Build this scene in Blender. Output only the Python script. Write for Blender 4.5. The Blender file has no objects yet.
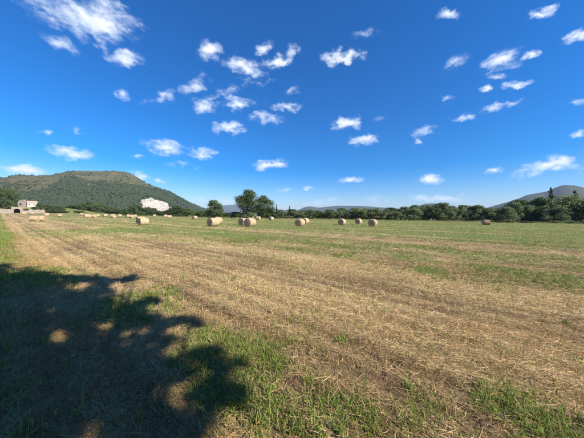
import bpy, math, random
import numpy as np
from mathutils import Vector, Matrix

# ------------------------------------------------------------------ camera
S = bpy.context.scene
COL = S.collection
IW, IH = 584.0, 438.0           # the photograph's own pixel grid
FPX = 219.0                     # focal length in those pixels (ultra-wide phone lens)
CAM_H = 1.6
PITCH = math.radians(-0.84)
ROLL = math.radians(0.69)
cam_d = bpy.data.cameras.new('camera')
cam = bpy.data.objects.new('camera', cam_d)
COL.objects.link(cam)
cam_d.sensor_width = 36.0
cam_d.lens = 36.0 * FPX / IW
cam_d.clip_start = 0.05
cam_d.clip_end = 60000.0
CAMROT = Matrix.Rotation(math.radians(90) + PITCH, 3, 'X') @ Matrix.Rotation(ROLL, 3, 'Z')
cam.matrix_world = Matrix.Translation((0, 0, CAM_H)) @ CAMROT.to_4x4()
S.camera = cam

# ------------------------------------------------------------------ light
SUN_AZ, SUN_EL = math.radians(122), math.radians(36)
SUNV = Vector((math.sin(SUN_AZ) * math.cos(SUN_EL), math.cos(SUN_AZ) * math.cos(SUN_EL), math.sin(SUN_EL)))
sun_d = bpy.data.lights.new('sun', 'SUN')
sun_d.energy = 5.0
sun_d.angle = math.radians(0.53)
sun_d.color = (1.0, 0.91, 0.76)
sun = bpy.data.objects.new('sun', sun_d)
sun.rotation_euler = SUNV.to_track_quat('Z', 'Y').to_euler()
sun.location = (20, -15, 30)
COL.objects.link(sun)

S.view_settings.view_transform = 'Standard'
S.view_settings.look = 'None'
S.view_settings.exposure = 0.93
S.view_settings.gamma = 1.0
S.view_settings.use_curve_mapping = False


def ray(px, py):
    v = Vector(((px - IW / 2) / FPX, (IH / 2 - py) / FPX, -1.0))
    return CAMROT @ v


def at(px, py, depth):
    """point on the pixel's ray whose world y (distance ahead) is depth"""
    r = ray(px, py)
    return Vector((0, 0, CAM_H)) + r * (depth / r.y)


def gpt(px, py, z=0.0):
    """where the pixel's ray meets the field"""
    r = ray(px, py)
    return Vector((0, 0, CAM_H)) + r * ((z - CAM_H) / r.z)


SKY_STRENGTH = 0.10
CLOUD_THIN, CLOUD_THICK = (4.6, 5.5, 6.7), (5.9, 6.1, 6.5)
# --- world: Nishita sky with scattered fair-weather clouds
W = bpy.data.worlds.new('World')
S.world = W
W.use_nodes = True
NT = W.node_tree
NT.nodes.clear()


def nd(nt, typ, **kw):
    n = nt.nodes.new(typ)
    for k, v in kw.items():
        setattr(n, k, v)
    return n


def math_n(nt, op, a, b=None, clamp=False):
    n = nd(nt, 'ShaderNodeMath', operation=op, use_clamp=clamp)
    for i, v in enumerate((a, b)):
        if v is None:
            continue
        if isinstance(v, (int, float)):
            n.inputs[i].default_value = v
        else:
            nt.links.new(v, n.inputs[i])
    return n.outputs[0]


def vmath(nt, op, a, b=None, scale=None):
    n = nd(nt, 'ShaderNodeVectorMath', operation=op)
    for i, v in enumerate((a, b)):
        if v is None:
            continue
        if isinstance(v, (tuple, list)):
            n.inputs[i].default_value = v
        else:
            nt.links.new(v, n.inputs[i])
    if scale is not None:
        n.inputs['Scale'].default_value = scale
    return n


def noise_n(nt, vec, scale, detail=4.0, rough=0.55, dist=0.0):
    n = nd(nt, 'ShaderNodeTexNoise')
    n.inputs['Scale'].default_value = scale
    n.inputs['Detail'].default_value = detail
    n.inputs['Roughness'].default_value = rough
    n.inputs['Distortion'].default_value = dist
    if vec is not None:
        nt.links.new(vec, n.inputs['Vector'])
    return n


def maprange(nt, v, a, b, c, d, smooth=True):
    n = nd(nt, 'ShaderNodeMapRange')
    if smooth:
        n.interpolation_type = 'SMOOTHSTEP'
    n.inputs[1].default_value = a
    n.inputs[2].default_value = b
    n.inputs[3].default_value = c
    n.inputs[4].default_value = d
    nt.links.new(v, n.inputs[0])
    return n.outputs[0]


def mixcol(nt, fac, a, b, blend='MIX'):
    n = nd(nt, 'ShaderNodeMix', data_type='RGBA', blend_type=blend)
    if isinstance(fac, (int, float)):
        n.inputs[0].default_value = fac
    else:
        nt.links.new(fac, n.inputs[0])
    for i, v in ((6, a), (7, b)):
        if isinstance(v, tuple):
            n.inputs[i].default_value = (*v, 1) if len(v) == 3 else v
        else:
            nt.links.new(v, n.inputs[i])
    return n.outputs[2]


tc = nd(NT, 'ShaderNodeTexCoord')
D = tc.outputs['Generated']
sky = nd(NT, 'ShaderNodeTexSky', sky_type='NISHITA')
sky.sun_disc = False
sky.sun_elevation = SUN_EL
sky.sun_rotation = SUN_AZ
sky.air_density = 1.1
sky.dust_density = 0.3
sky.ozone_density = 7.0
sky.altitude = 0
hsv = nd(NT, 'ShaderNodeHueSaturation')
hsv.inputs['Hue'].default_value = 0.508
hsv.inputs['Saturation'].default_value = 1.45
hsv.inputs['Value'].default_value = 0.93
NT.links.new(sky.outputs[0], hsv.inputs['Color'])

# cloud puffs: (x, y, half width, half height, tilt in degrees, strength), then the same sky carried on all round
PUFFS = [
    (92, 20, 56, 22, -16, 1.0), (62, 44, 24, 8, -24, .7), (126, 58, 21, 10, 4, .95), (40, 12, 30, 14, -30, .45),
    (122, 94, 11, 6, -20, .9), (210, 50, 14, 12, 10, .85), (243, 66, 25, 11, -6, .85), (264, 49, 12, 8, 25, .85),
    (280, 58, 18, 9, 20, 1.0), (163, 95, 22, 9, 10, .6), (197, 86, 21, 11, 18, .75), (205, 107, 13, 9, 10, .9),
    (240, 105, 19, 8, 4, 1.0), (228, 128, 21, 7, 8, .95), (268, 121, 20, 7, 0, .7), (286, 107, 20, 6, 4, .75),
    (293, 91, 14, 5, 15, .45), (234, 89, 14, 5, 15, .5), (72, 153, 30, 9, -3, .95), (25, 170, 32, 6, -4, .95),
    (168, 148, 22, 9, -8, .75), (203, 154, 20, 6, -5, .8), (270, 163, 19, 7, 6, .9), (140, 176, 13, 6, -12, .75),
    (160, 181, 8, 4, -8, .7), (344, 58, 26, 8, 2, .95), (346, 125, 17, 8, 12, .95), (363, 141, 19, 8, 10, .95),
    (350, 180, 13, 4, 3, .95), (448, 14, 13, 7, -8, .95), (365, 34, 18, 5, 8, .5), (455, 63, 18, 9, 25, .5),
    (499, 60, 25, 9, 18, .85), (530, 55, 13, 6, 22, .9), (497, 77, 10, 4, 0, .8), (543, 12, 17, 5, 10, .9),
    (576, 36, 17, 7, 22, .95), (486, 88, 8, 4, 0, .85), (515, 84, 18, 4, 4, .8), (494, 107, 15, 5, 14, .85),
    (513, 103, 10, 4, 10, .6), (446, 98, 9, 4, 5, .55), (464, 118, 15, 4, 10, .7), (424, 131, 16, 7, 16, .65),
    (417, 142, 6, 4, 0, .7), (430, 179, 15, 7, 4, 1.0), (492, 171, 13, 4, 4, .95), (540, 171, 32, 9, 3, 1.0),
    (579, 134, 10, 6, 15, .9), (46, 132, 10, 4, 0, .75), (77, 130, 7, 4, 0, .7), (138, 156, 11, 3, 0, .65),
    (445, 200, 36, 5, 2, .75), (418, 198, 14, 4, 4, .8), (520, 201, 26, 4, 4, .6), (226, 201, 13, 4, 3, .75),
    (285, 190, 9, 3, 4, .5), (308, 188, 9, 3, 0, .6), (320, 201, 26, 4, 0, .55), (372, 200, 18, 4, 0, .5),
    (200, 199, 12, 4, 0, .5), (585, 100, 14, 5, 10, .6), (380, 119, 12, 5, 10, .35), (110, 4, 26, 8, -10, .7), (216, 100, 30, 6, 14, .34), (255, 80, 34, 6, 10, .34), (185, 165, 26, 5, -6, .36), (500, 70, 34, 6, 16, .34), (150, 100, 16, 5, 20, .34),
]
rng0 = random.Random(5)
puff_dirs = []
for (x, y, a, b, t, s) in PUFFS:
    c = ray(x, y)
    L = c.length
    u = (ray(x + math.cos(math.radians(t)), y - math.sin(math.radians(t))) - c)
    v = (ray(x + math.sin(math.radians(t)), y + math.cos(math.radians(t))) - c)
    cn = c.normalized()
    u = u - cn * u.dot(cn)
    v = v - cn * v.dot(cn)
    puff_dirs.append((cn, u.normalized(), a * u.length / L, b * v.length / L, s))
for k in range(26):                # the rest of the sky, outside the frame
    az = math.radians(rng0.uniform(62, 298))
    el = math.asin(rng0.uniform(0.08, 0.95))
    cn = Vector((math.sin(az) * math.cos(el), math.cos(az) * math.cos(el), math.sin(el)))
    u = Vector((0, 0, 1)).cross(cn).normalized()
    a = rng0.uniform(.05, .14)
    puff_dirs.append((cn, u, a, a * rng0.uniform(.35, .55), rng0.uniform(.6, 1)))

# direction warped by noise so the puffs get ragged outlines
nw1 = noise_n(NT, D, 9.0, 3.0, 0.6)
nw2 = noise_n(NT, D, 30.0, 4.0, 0.65)
o1 = vmath(NT, 'SUBTRACT', nw1.outputs['Color'], (0.5, 0.5, 0.5)).outputs[0]
o2 = vmath(NT, 'SUBTRACT', nw2.outputs['Color'], (0.5, 0.5, 0.5)).outputs[0]
o2s = vmath(NT, 'MULTIPLY', o2, (0.06, 0.06, 0.03)).outputs[0]
o1s = vmath(NT, 'MULTIPLY', o1, (0.13, 0.13, 0.09)).outputs[0]
WS = vmath(NT, 'ADD', D, o2s).outputs[0]
WB = vmath(NT, 'ADD', WS, o1s).outputs[0]
st = vmath(NT, 'MULTIPLY', D, (1.0, 1.0, 2.2)).outputs[0]
fb = noise_n(NT, st, 28.0, 10.0, 0.62, 0.2).outputs['Fac']
FBM = math_n(NT, 'SUBTRACT', fb, 0.5)
SHADE = math_n(NT, 'SUBTRACT', noise_n(NT, vmath(NT, 'ADD', st, (0.0, 0.0, 0.025)).outputs[0], 20.0, 5.0, 0.6).outputs['Fac'], 0.5)


def sky_branch(puffs):
    """sky with the given puffs in it, as one background"""
    bg = nd(NT, 'ShaderNodeBackground')
    bg.inputs['Strength'].default_value = SKY_STRENGTH
    if not puffs:
        NT.links.new(hsv.outputs[0], bg.inputs['Color'])
        return bg.outputs[0]
    field = None
    for (c, u, a, b, s) in puffs:
        w = c
        u = (u - w * u.dot(w)).normalized()
        v = w.cross(u)
        M = Matrix((u, v, w)).transposed()
        mp = nd(NT, 'ShaderNodeMapping', vector_type='TEXTURE')
        mp.inputs['Location'].default_value = c
        mp.inputs['Rotation'].default_value = M.to_euler('XYZ')
        mp.inputs['Scale'].default_value = (a * 1.15, b * 1.12, 0.4)
        src = WB if a > 0.06 else WS
        if field is not None:          # keeps the puffs evaluated one after another
            ma = vmath(NT, 'MULTIPLY_ADD', field, (1e-7, 1e-7, 1e-7))
            NT.links.new(src, ma.inputs[2])
            src = ma.outputs[0]
        NT.links.new(src, mp.inputs[0])
        ln = vmath(NT, 'LENGTH', mp.outputs[0]).outputs['Value']
        f = maprange(NT, ln, 0.0, 1.0, s, 0.0, smooth=False)
        field = f if field is None else math_n(NT, 'MAXIMUM', field, f)
    dsum = math_n(NT, 'ADD', math_n(NT, 'MULTIPLY', field, 1.2), math_n(NT, 'MULTIPLY', FBM, 1.75))
    gate = maprange(NT, field, 0.0, 0.3, 0.0, 1.0)
    dens = math_n(NT, 'MULTIPLY', maprange(NT, dsum, 0.05, 1.25, 0.0, 1.0), gate)
    cloudcol = mixcol(NT, maprange(NT, math_n(NT, 'ADD', dsum, math_n(NT, 'MULTIPLY', SHADE, 1.6)), 0.3, 1.3, 0.0, 1.0), CLOUD_THIN, CLOUD_THICK)
    skyc = mixcol(NT, math_n(NT, 'MULTIPLY', dens, 0.95), hsv.outputs[0], cloudcol)
    NT.links.new(skyc, bg.inputs['Color'])
    return bg.outputs[0]


def dvec(az, el):
    return Vector((math.sin(az) * math.cos(el), math.cos(az) * math.cos(el), math.sin(el)))


def puffs_near(az0, az1, el0, el1):
    """the puffs that reach into a window of the sky (degrees)"""
    pts = [dvec(math.radians(az), math.radians(el)) for az in np.linspace(az0, az1, 15) for el in np.linspace(el0, el1, 15)]
    return [p for p in puff_dirs if min(p[0].angle(q) for q in pts) < 1.4 * max(p[2], p[3]) + .12]


# the sky is worked out window by window, so that each direction only looks up the puffs around it
sep = nd(NT, 'ShaderNodeSeparateXYZ')
NT.links.new(D, sep.inputs[0])
AZ = math_n(NT, 'ARCTAN2', sep.outputs[0], sep.outputs[1])
EL = sep.outputs[2]
cur = sky_branch(puffs_near(60, 180, 0, 52))
for (az0, az1) in ((37, 60), (20, 37), (0, 20), (-20, 0), (-37, -20), (-60, -37), (-180, -60)):
    mxs = nd(NT, 'ShaderNodeMixShader')
    NT.links.new(math_n(NT, 'LESS_THAN', AZ, math.radians(az1)), mxs.inputs[0])
    NT.links.new(cur, mxs.inputs[1])
    NT.links.new(sky_branch(puffs_near(az0, az1, 0, 52)), mxs.inputs[2])
    cur = mxs.outputs[0]
for (thr, op, puffs) in ((math.sin(math.radians(52)), 'GREATER_THAN', puffs_near(-180, 180, 52, 90)), (0.0, 'LESS_THAN', [])):
    mxs = nd(NT, 'ShaderNodeMixShader')
    NT.links.new(math_n(NT, op, EL, thr), mxs.inputs[0])
    NT.links.new(cur, mxs.inputs[1])
    NT.links.new(sky_branch(puffs), mxs.inputs[2])
    cur = mxs.outputs[0]
wo = nd(NT, 'ShaderNodeOutputWorld')
NT.links.new(cur, wo.inputs['Surface'])
W.cycles.sampling_method = 'MANUAL'
W.cycles.sample_map_resolution = 256

# ------------------------------------------------------------------ helpers
def tag(o, label=None, cat=None, group=None, kind=None):
    if label: o['label'] = label
    if cat: o['category'] = cat
    if group: o['group'] = group
    if kind: o['kind'] = kind
    return o


def empty(name, loc, rz=0.0):
    o = bpy.data.objects.new(name, None)
    o.location = loc
    o.rotation_euler = (0, 0, rz)
    o.empty_display_size = 0.3
    COL.objects.link(o)
    return o


def link(name, me, mat=None, parent=None):
    o = bpy.data.objects.new(name, me)
    if mat is not None and not me.materials:
        me.materials.append(mat)
    COL.objects.link(o)
    if parent is not None:
        o.parent = parent
    return o


def mesh_np(name, verts, faces, smooth=False, colors=None):
    """faces: list of (k-sided int arrays n x k)"""
    me = bpy.data.meshes.new(name)
    verts = np.asarray(verts, np.float32)
    if not isinstance(faces, list):
        faces = [faces]
    faces = [np.asarray(f, np.int32) for f in faces if len(f)]
    nl = sum(f.size for f in faces)
    nf = sum(len(f) for f in faces)
    me.vertices.add(len(verts))
    me.vertices.foreach_set('co', verts.ravel())
    me.loops.add(nl)
    me.polygons.add(nf)
    me.loops.foreach_set('vertex_index', np.concatenate([f.ravel() for f in faces]))
    tot = np.concatenate([np.full(len(f), f.shape[1], np.int32) for f in faces])
    start = np.zeros(nf, np.int32)
    start[1:] = np.cumsum(tot)[:-1]
    me.polygons.foreach_set('loop_start', start)
    me.polygons.foreach_set('loop_total', tot)
    me.polygons.foreach_set('use_smooth', np.full(nf, smooth))
    me.update(calc_edges=True)
    if colors is not None:
        for nm, arr in colors.items():
            arr = np.asarray(arr, np.float32)
            if arr.ndim == 1:
                at_ = me.attributes.new(nm, 'FLOAT', 'POINT')
                at_.data.foreach_set('value', arr)
            else:
                at_ = me.attributes.new(nm, 'FLOAT_COLOR', 'POINT')
                if arr.shape[1] == 3:
                    arr = np.concatenate([arr, np.ones((len(arr), 1), np.float32)], 1)
                at_.data.foreach_set('color', arr.ravel())
    return me


_perm = np.random.RandomState(77).rand(256, 256).astype(np.float64)


def vn(x, y, off=0):
    """value noise 0..1"""
    x = np.asarray(x, float) + off * 17.31
    y = np.asarray(y, float) + off * 9.77
    xi = np.floor(x).astype(int); yi = np.floor(y).astype(int)
    fx = x - xi; fy = y - yi
    fx = fx * fx * (3 - 2 * fx); fy = fy * fy * (3 - 2 * fy)
    g = lambda a, b: _perm[a & 255, b & 255]
    return (g(xi, yi) * (1 - fx) * (1 - fy) + g(xi + 1, yi) * fx * (1 - fy)
            + g(xi, yi + 1) * (1 - fx) * fy + g(xi + 1, yi + 1) * fx * fy)


def fbm2(x, y, oct=4, off=0, gain=.5):
    s = 0; a = 1; t = 0
    for i in range(oct):
        s = s + a * vn(x * 2 ** i, y * 2 ** i, off + i * 3)
        t += a; a *= gain
    return s / t


def sstep(a, b, x):
    t = np.clip((x - a) / (b - a), 0, 1)
    return t * t * (3 - 2 * t)


def material(name):
    m = bpy.data.materials.new(name)
    m.use_nodes = True
    nt = m.node_tree
    b = nt.nodes['Principled BSDF']
    return m, nt, b


def attr_n(nt, name):
    n = nd(nt, 'ShaderNodeAttribute')
    n.attribute_name = name
    return n


# ------------------------------------------------------------------ the field
def ground_z(x, y):
    x = np.asarray(x, float); y = np.asarray(y, float)
    r = np.hypot(x, y)
    z = 0.10 * (fbm2(x * .11, y * .11, 2, 4) - .5) * sstep(2, 14, r)
    z = z + 0.05 * (fbm2(x * .9, y * .9, 2, 8) - .5) * sstep(70, 20, r)
    # the farm on the left stands on a low rise below the mountain
    z = z + 1.0 * np.exp(-(((x + 185) / 70) ** 2 + ((y - 150) / 55) ** 2))
    z = z + 8.5 * np.exp(-(((x + 250) / 62) ** 2 + ((y - 206) / 36) ** 2))
    return z


CROSS = lambda x, y: 0.6 * x + 0.8 * y       # distance across the mowing rows
ALONG = lambda x, y: -0.8 * x + 0.6 * y      # distance along them
PATCH = []
for (px, py, r, s) in [(142, 303, .75, .55), (160, 292, .5, .35), (205, 350, .45, .5), (240, 362, .4, .5), (215, 392, .32, .5), (265, 400, .3, .4),
                       (545, 420, .34, .75), (505, 405, .22, .5), (300, 425, .3, .25), (425, 271, .5, .5), (345, 415, .22, .3),
                       (25, 278, 1.3, .4), (300, 318, .5, .25), (265, 350, .3, .3), (90, 232, 5, .4), (420, 408, .2, .35), (330, 345, .25, .25)]:
    p = gpt(px, py)
    PATCH.append((p.x, p.y, r, s))


def green_at(x, y):
    c = CROSS(x, y); a = ALONG(x, y)
    g0 = np.interp(c, [-8, -1.2, 0.2, .7, 1.0, 1.4, 1.7, 2.1, 2.8, 4.5, 6, 8, 10, 15, 20, 26, 40, 300],
                   [.8, .60, .36, .27, .25, .29, .29, .27, .26, .31, .38, .50, .54, .53, .56, .60, .64, .66])
    far = sstep(9, 16, np.hypot(x, y))
    g0 = g0 + far * np.interp(c, [-3, .3, .9, 1.6], [.3, .3, -.15, 0])
    n = .7 * (fbm2(c * .5, a * .03, 4, 1, .65) - .5) * sstep(2, 9, c) + .5 * (fbm2(c * 1.3, a * .28, 3, 2) - .5) + .65 * (fbm2(x * 1.1, y * 1.1, 5, 3, .65) - .5)
    p = 0
    for (qx, qy, r, s) in PATCH:
        p = p + s * np.exp(-(((x - qx) ** 2 + (y - qy) ** 2) / (r * r)))
    return np.clip(g0 + n * .95 + np.minimum(p, .6) * (.55 + .9 * fbm2(x * 5, y * 5, 2, 15)), 0, 1.2)


def pale_at(x, y):
    """bleached straw swaths left in rows by the mower"""
    c = CROSS(x, y); a = ALONG(x, y)
    w = .5 + .5 * np.sin(c * 2 * np.pi / 2.9 + 1.2 * (vn(a * .07, c * .1, 5) - .5))
    w = .6 * w + .45 * (.5 + .5 * np.sin(c * 2 * np.pi / .47 + 2.5 * (vn(a * .12, c * .2, 9) - .5))) * 1.3
    return np.clip(.16 + .85 * w * (.35 + fbm2(c * .5, a * .08, 2, 11)) + .7 * (fbm2(x * .8, y * .8, 3, 6) - .5), 0, 1)


# one ground sheet: polar grid, finest where the camera stands, out past the horizon hills
ang = np.concatenate([np.linspace(-68, 68, 421), np.linspace(68, 292, 90)[1:-1]])
rad = np.concatenate([[0.0], np.geomspace(0.5, 12500, 400)])
AA, RR = np.meshgrid(np.radians(ang), rad)
GX = RR * np.sin(AA); GY = RR * np.cos(AA)
GZ = ground_z(GX, GY)
near = sstep(14, 5, RR)
GZ = GZ + near * .016 * np.sin(CROSS(GX, GY) * 2 * np.pi / .47 + 2.5 * (vn(ALONG(GX, GY) * .12, CROSS(GX, GY) * .2, 9) - .5)) * sstep(1.6, 2.6, CROSS(GX, GY))
GZ = GZ + near * (.035 * (fbm2(GX * 5, GY * 5, 3, 21) - .5))
nr, na = AA.shape
idx = np.arange(nr * na).reshape(nr, na)
nxt = np.roll(idx, -1, axis=1)
quads = np.stack([idx[:-1], idx[1:], nxt[1:], nxt[:-1]], -1).reshape(-1, 4)[:, ::-1]
gv = np.stack([GX, GY, GZ], -1).reshape(-1, 3)
gme = mesh_np('field', gv, quads, True, {'green': (green_at(GX, GY) * (.35 + .65 * sstep(3, 12, RR))).ravel(), 'pale': pale_at(GX, GY).ravel()})

m_field, nt, b = material('field_soil')
geo = nd(nt, 'ShaderNodeNewGeometry').outputs['Position']
mpr = nd(nt, 'ShaderNodeMapping', vector_type='POINT')          # along/across the rows
mpr.inputs['Rotation'].default_value = (0, 0, math.radians(36.87))
nt.links.new(geo, mpr.inputs[0])
mps = nd(nt, 'ShaderNodeMapping', vector_type='POINT')
mps.inputs['Scale'].default_value = (.18, 1.0, 1.0)
mpr2 = nd(nt, 'ShaderNodeMapping', vector_type='POINT')
mpr2.inputs['Rotation'].default_value = (0, 0, math.radians(36.87))
nt.links.new(geo, mpr2.inputs[0])
nt.links.new(mpr2.outputs[0], mps.inputs[0])
ga = attr_n(nt, 'green').outputs['Fac']
pa = attr_n(nt, 'pale').outputs['Fac']
n_fine = noise_n(nt, geo, 55.0, 6.0, .7).outputs['Fac']
n_mid = noise_n(nt, geo, 7.0, 6.0, .65).outputs['Fac']
n_row = noise_n(nt, mps.outputs[0], 2.2, 6.0, .65).outputs['Fac']
n_big = noise_n(nt, geo, .35, 4.0, .6).outputs['Fac']
soil = mixcol(nt, maprange(nt, n_mid, .35, .7, 0, 1), (.11, .070, .040), (.27, .18, .102))
straw = mixcol(nt, maprange(nt, n_fine, .35, .7, 0, 1), (.32, .23, .108), (.61, .475, .245))
sf = math_n(nt, 'ADD', math_n(nt, 'MULTIPLY', pa, .8), math_n(nt, 'MULTIPLY', math_n(nt, 'SUBTRACT', n_row, .5), 1.6))
sf = math_n(nt, 'ADD', sf, math_n(nt, 'MULTIPLY', math_n(nt, 'SUBTRACT', n_fine, .5), 1.2))
dry = mixcol(nt, maprange(nt, sf, .05, .75, 0, 1), soil, straw)
grn = mixcol(nt, maprange(nt, n_mid, .3, .7, 0, 1), (.08, .122, .025), (.16, .215, .050))
gsum = math_n(nt, 'ADD', ga, math_n(nt, 'MULTIPLY', math_n(nt, 'SUBTRACT', n_row, .5), .8))
gsum = math_n(nt, 'ADD', gsum, math_n(nt, 'MULTIPLY', math_n(nt, 'SUBTRACT', n_fine, .5), .6))
gsum = math_n(nt, 'ADD', gsum, math_n(nt, 'MULTIPLY', math_n(nt, 'SUBTRACT', noise_n(nt, geo, 2.6, 5.0, .7).outputs['Fac'], .5), .8))
gsum = math_n(nt, 'ADD', gsum, math_n(nt, 'MULTIPLY', math_n(nt, 'SUBTRACT', n_big, .5), .3))
col = mixcol(nt, maprange(nt, gsum, .26, .80, 0, .9), dry, grn)
nt.links.new(col, b.inputs['Base Color'])
b.inputs['Roughness'].default_value = .95
b.inputs['Specular IOR Level'].default_value = .15
bp = nd(nt, 'ShaderNodeBump')
bp.inputs['Strength'].default_value = .9
bp.inputs['Distance'].default_value = .03
hh = math_n(nt, 'ADD', n_fine, math_n(nt, 'MULTIPLY', n_mid, 1.5))
nt.links.new(hh, bp.inputs['Height'])
nt.links.new(bp.outputs[0], b.inputs['Normal'])
field_o = tag(link('field', gme, m_field), 'mown hay field of dry straw stubble with green regrowth', None, None, 'structure')

# ------------------------------------------------------------------ straw and grass, blade by blade
RS = np.random.RandomState(3)


def blade_mat(name, trans=.35, rough=.6):
    m, nt, b = material(name)
    ca = attr_n(nt, 'tint').outputs['Color']
    nt.links.new(ca, b.inputs['Base Color'])
    b.inputs['Roughness'].default_value = rough
    b.inputs['Specular IOR Level'].default_value = .25
    out = nt.nodes['Material Output']
    tr = nd(nt, 'ShaderNodeBsdfTranslucent')
    nt.links.new(ca, tr.inputs['Color'])
    mx = nd(nt, 'ShaderNodeMixShader')
    mx.inputs[0].default_value = trans
    nt.links.new(b.outputs[0], mx.inputs[1])
    nt.links.new(tr.outputs[0], mx.inputs[2])
    nt.links.new(mx.outputs[0], out.inputs['Surface'])
    return m


M_STRAW = blade_mat('dry_straw', .15, .55)
M_GRASS = blade_mat('green_grass_blade', .4, .5)


def scatter(y0, y1, dens, mult=1.45, pad=1.3):
    """random points over the visible strip of field between two distances"""
    w0, w1 = mult * y0 + pad, mult * y1 + pad
    area = (w0 + w1) * (y1 - y0)
    n = int(area * dens)
    u = RS.rand(n)
    # density uniform in area: width grows linearly
    A = mult; B = pad
    F = lambda y: A * y * y / 2 + B * y
    tgt = F(y0) + u * (F(y1) - F(y0))
    y = (-B + np.sqrt(B * B + 2 * A * tgt)) / A
    x = (RS.rand(n) * 2 - 1) * (A * y + B)
    return x, y


def blades(x, y, z, h, w, heading, lean, curve, col, seg2=True):
    """standing blades: base pair, middle pair, tip; lean in radians from upright"""
    n = len(x)
    dx, dy = np.cos(heading), np.sin(heading)
    sx, sy = -dy, dx
    face = RS.rand(n) * 2 * np.pi
    fx, fy = np.cos(face), np.sin(face)
    base = np.stack([x, y, z], -1)
    l1 = h * .55
    m_ = base + np.stack([dx * np.sin(lean) * l1, dy * np.sin(lean) * l1, np.cos(lean) * l1], -1)
    l2 = h * .45
    le2 = np.minimum(lean + curve, 1.9)
    t_ = m_ + np.stack([dx * np.sin(le2) * l2, dy * np.sin(le2) * l2, np.cos(le2) * l2], -1)
    sd = np.stack([fx * w / 2, fy * w / 2, np.zeros(n)], -1)
    if seg2:
        v = np.stack([base - sd, base + sd, m_ + sd * .8, m_ - sd * .8, t_], 1).reshape(-1, 3)
        k = np.arange(n)[:, None] * 5
        f4 = k + np.array([[0, 1, 2, 3]])
        f3 = k + np.array([[3, 2, 4]])
        return v, f4, f3, np.repeat(col, 5, 0)
    v = np.stack([base - sd, base + sd, t_], 1).reshape(-1, 3)
    k = np.arange(n)[:, None] * 3
    return v, np.zeros((0, 4), int), k + np.array([[0, 1, 2]]), np.repeat(col, 3, 0)


def lying(x, y, z, L, w, heading, tilt, col):
    n = len(x)
    d = np.stack([np.cos(heading) * np.cos(tilt), np.sin(heading) * np.cos(tilt), np.sin(tilt)], -1)
    up = np.array([0, 0, 1.0])
    roll = RS.rand(n) * np.pi
    s1 = np.stack([-np.sin(heading), np.cos(heading), np.zeros(n)], -1)
    s2 = np.cross(d, s1)
    s = s1 * np.cos(roll)[:, None] + s2 * np.sin(roll)[:, None]
    p = np.stack([x, y, z], -1)
    # a slight kink half way
    kink = (RS.rand(n, 3) - .5) * (L * .12)[:, None]
    a_ = p - d * (L / 2)[:, None]; e_ = p + d * (L / 2)[:, None]; c_ = p + kink * [1, 1, .4]
    sw = s * (w / 2)[:, None]
    v = np.stack([a_ - sw, a_ + sw, c_ + sw, c_ - sw, e_ + sw * .7, e_ - sw * .7], 1).reshape(-1, 3)
    k = np.arange(n)[:, None] * 6
    f4 = np.concatenate([k + np.array([[0, 1, 2, 3]]), k + np.array([[3, 2, 4, 5]])])
    return v, f4, np.zeros((0, 3), int), np.repeat(col, 6, 0)


class Pile:
    def __init__(self): self.v = []; self.q = []; self.t = []; self.c = []; self.n = 0
    def add(self, r):
        v, q, t, c = r
        self.v.append(v); self.c.append(c)
        self.q.append(q + self.n); self.t.append(t + self.n)
        self.n += len(v)
    def build(self, name, mat):
        me = mesh_np(name, np.concatenate(self.v), [np.concatenate(self.q), np.concatenate(self.t)], False, {'tint': np.concatenate(self.c)})
        return link(name, me, mat)


def straw_cols(n, pale=None, verge=None):
    t = RS.rand(n, 1)
    if pale is not None:
        t = np.clip(.62 * t + .5 * (pale[:, None] - .25), 0, 1)
    c = (1 - t) * np.array([[.28, .18, .084]]) + t * np.array([[.81, .61, .335]])
    br = RS.rand(n, 1)
    c = np.where(br < .14, c * np.array([[.5, .45, .42]]), c)
    if verge is not None:      # dead thatch on the uncut verge, colour also darkened to deepen tree shade
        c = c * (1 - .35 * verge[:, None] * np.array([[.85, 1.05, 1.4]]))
    return c * (.8 + .4 * RS.rand(n, 1))


def grass_cols(n):
    t = RS.rand(n, 1)
    c = (1 - t) * np.array([[.125, .20, .034]]) + t * np.array([[.31, .42, .09]])
    dry = RS.rand(n, 1) < .18
    c = np.where(dry, np.array([[.34, .27, .12]]) * (.7 + .5 * RS.rand(n, 1)), c)
    return c * (.75 + .5 * RS.rand(n, 1))


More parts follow.
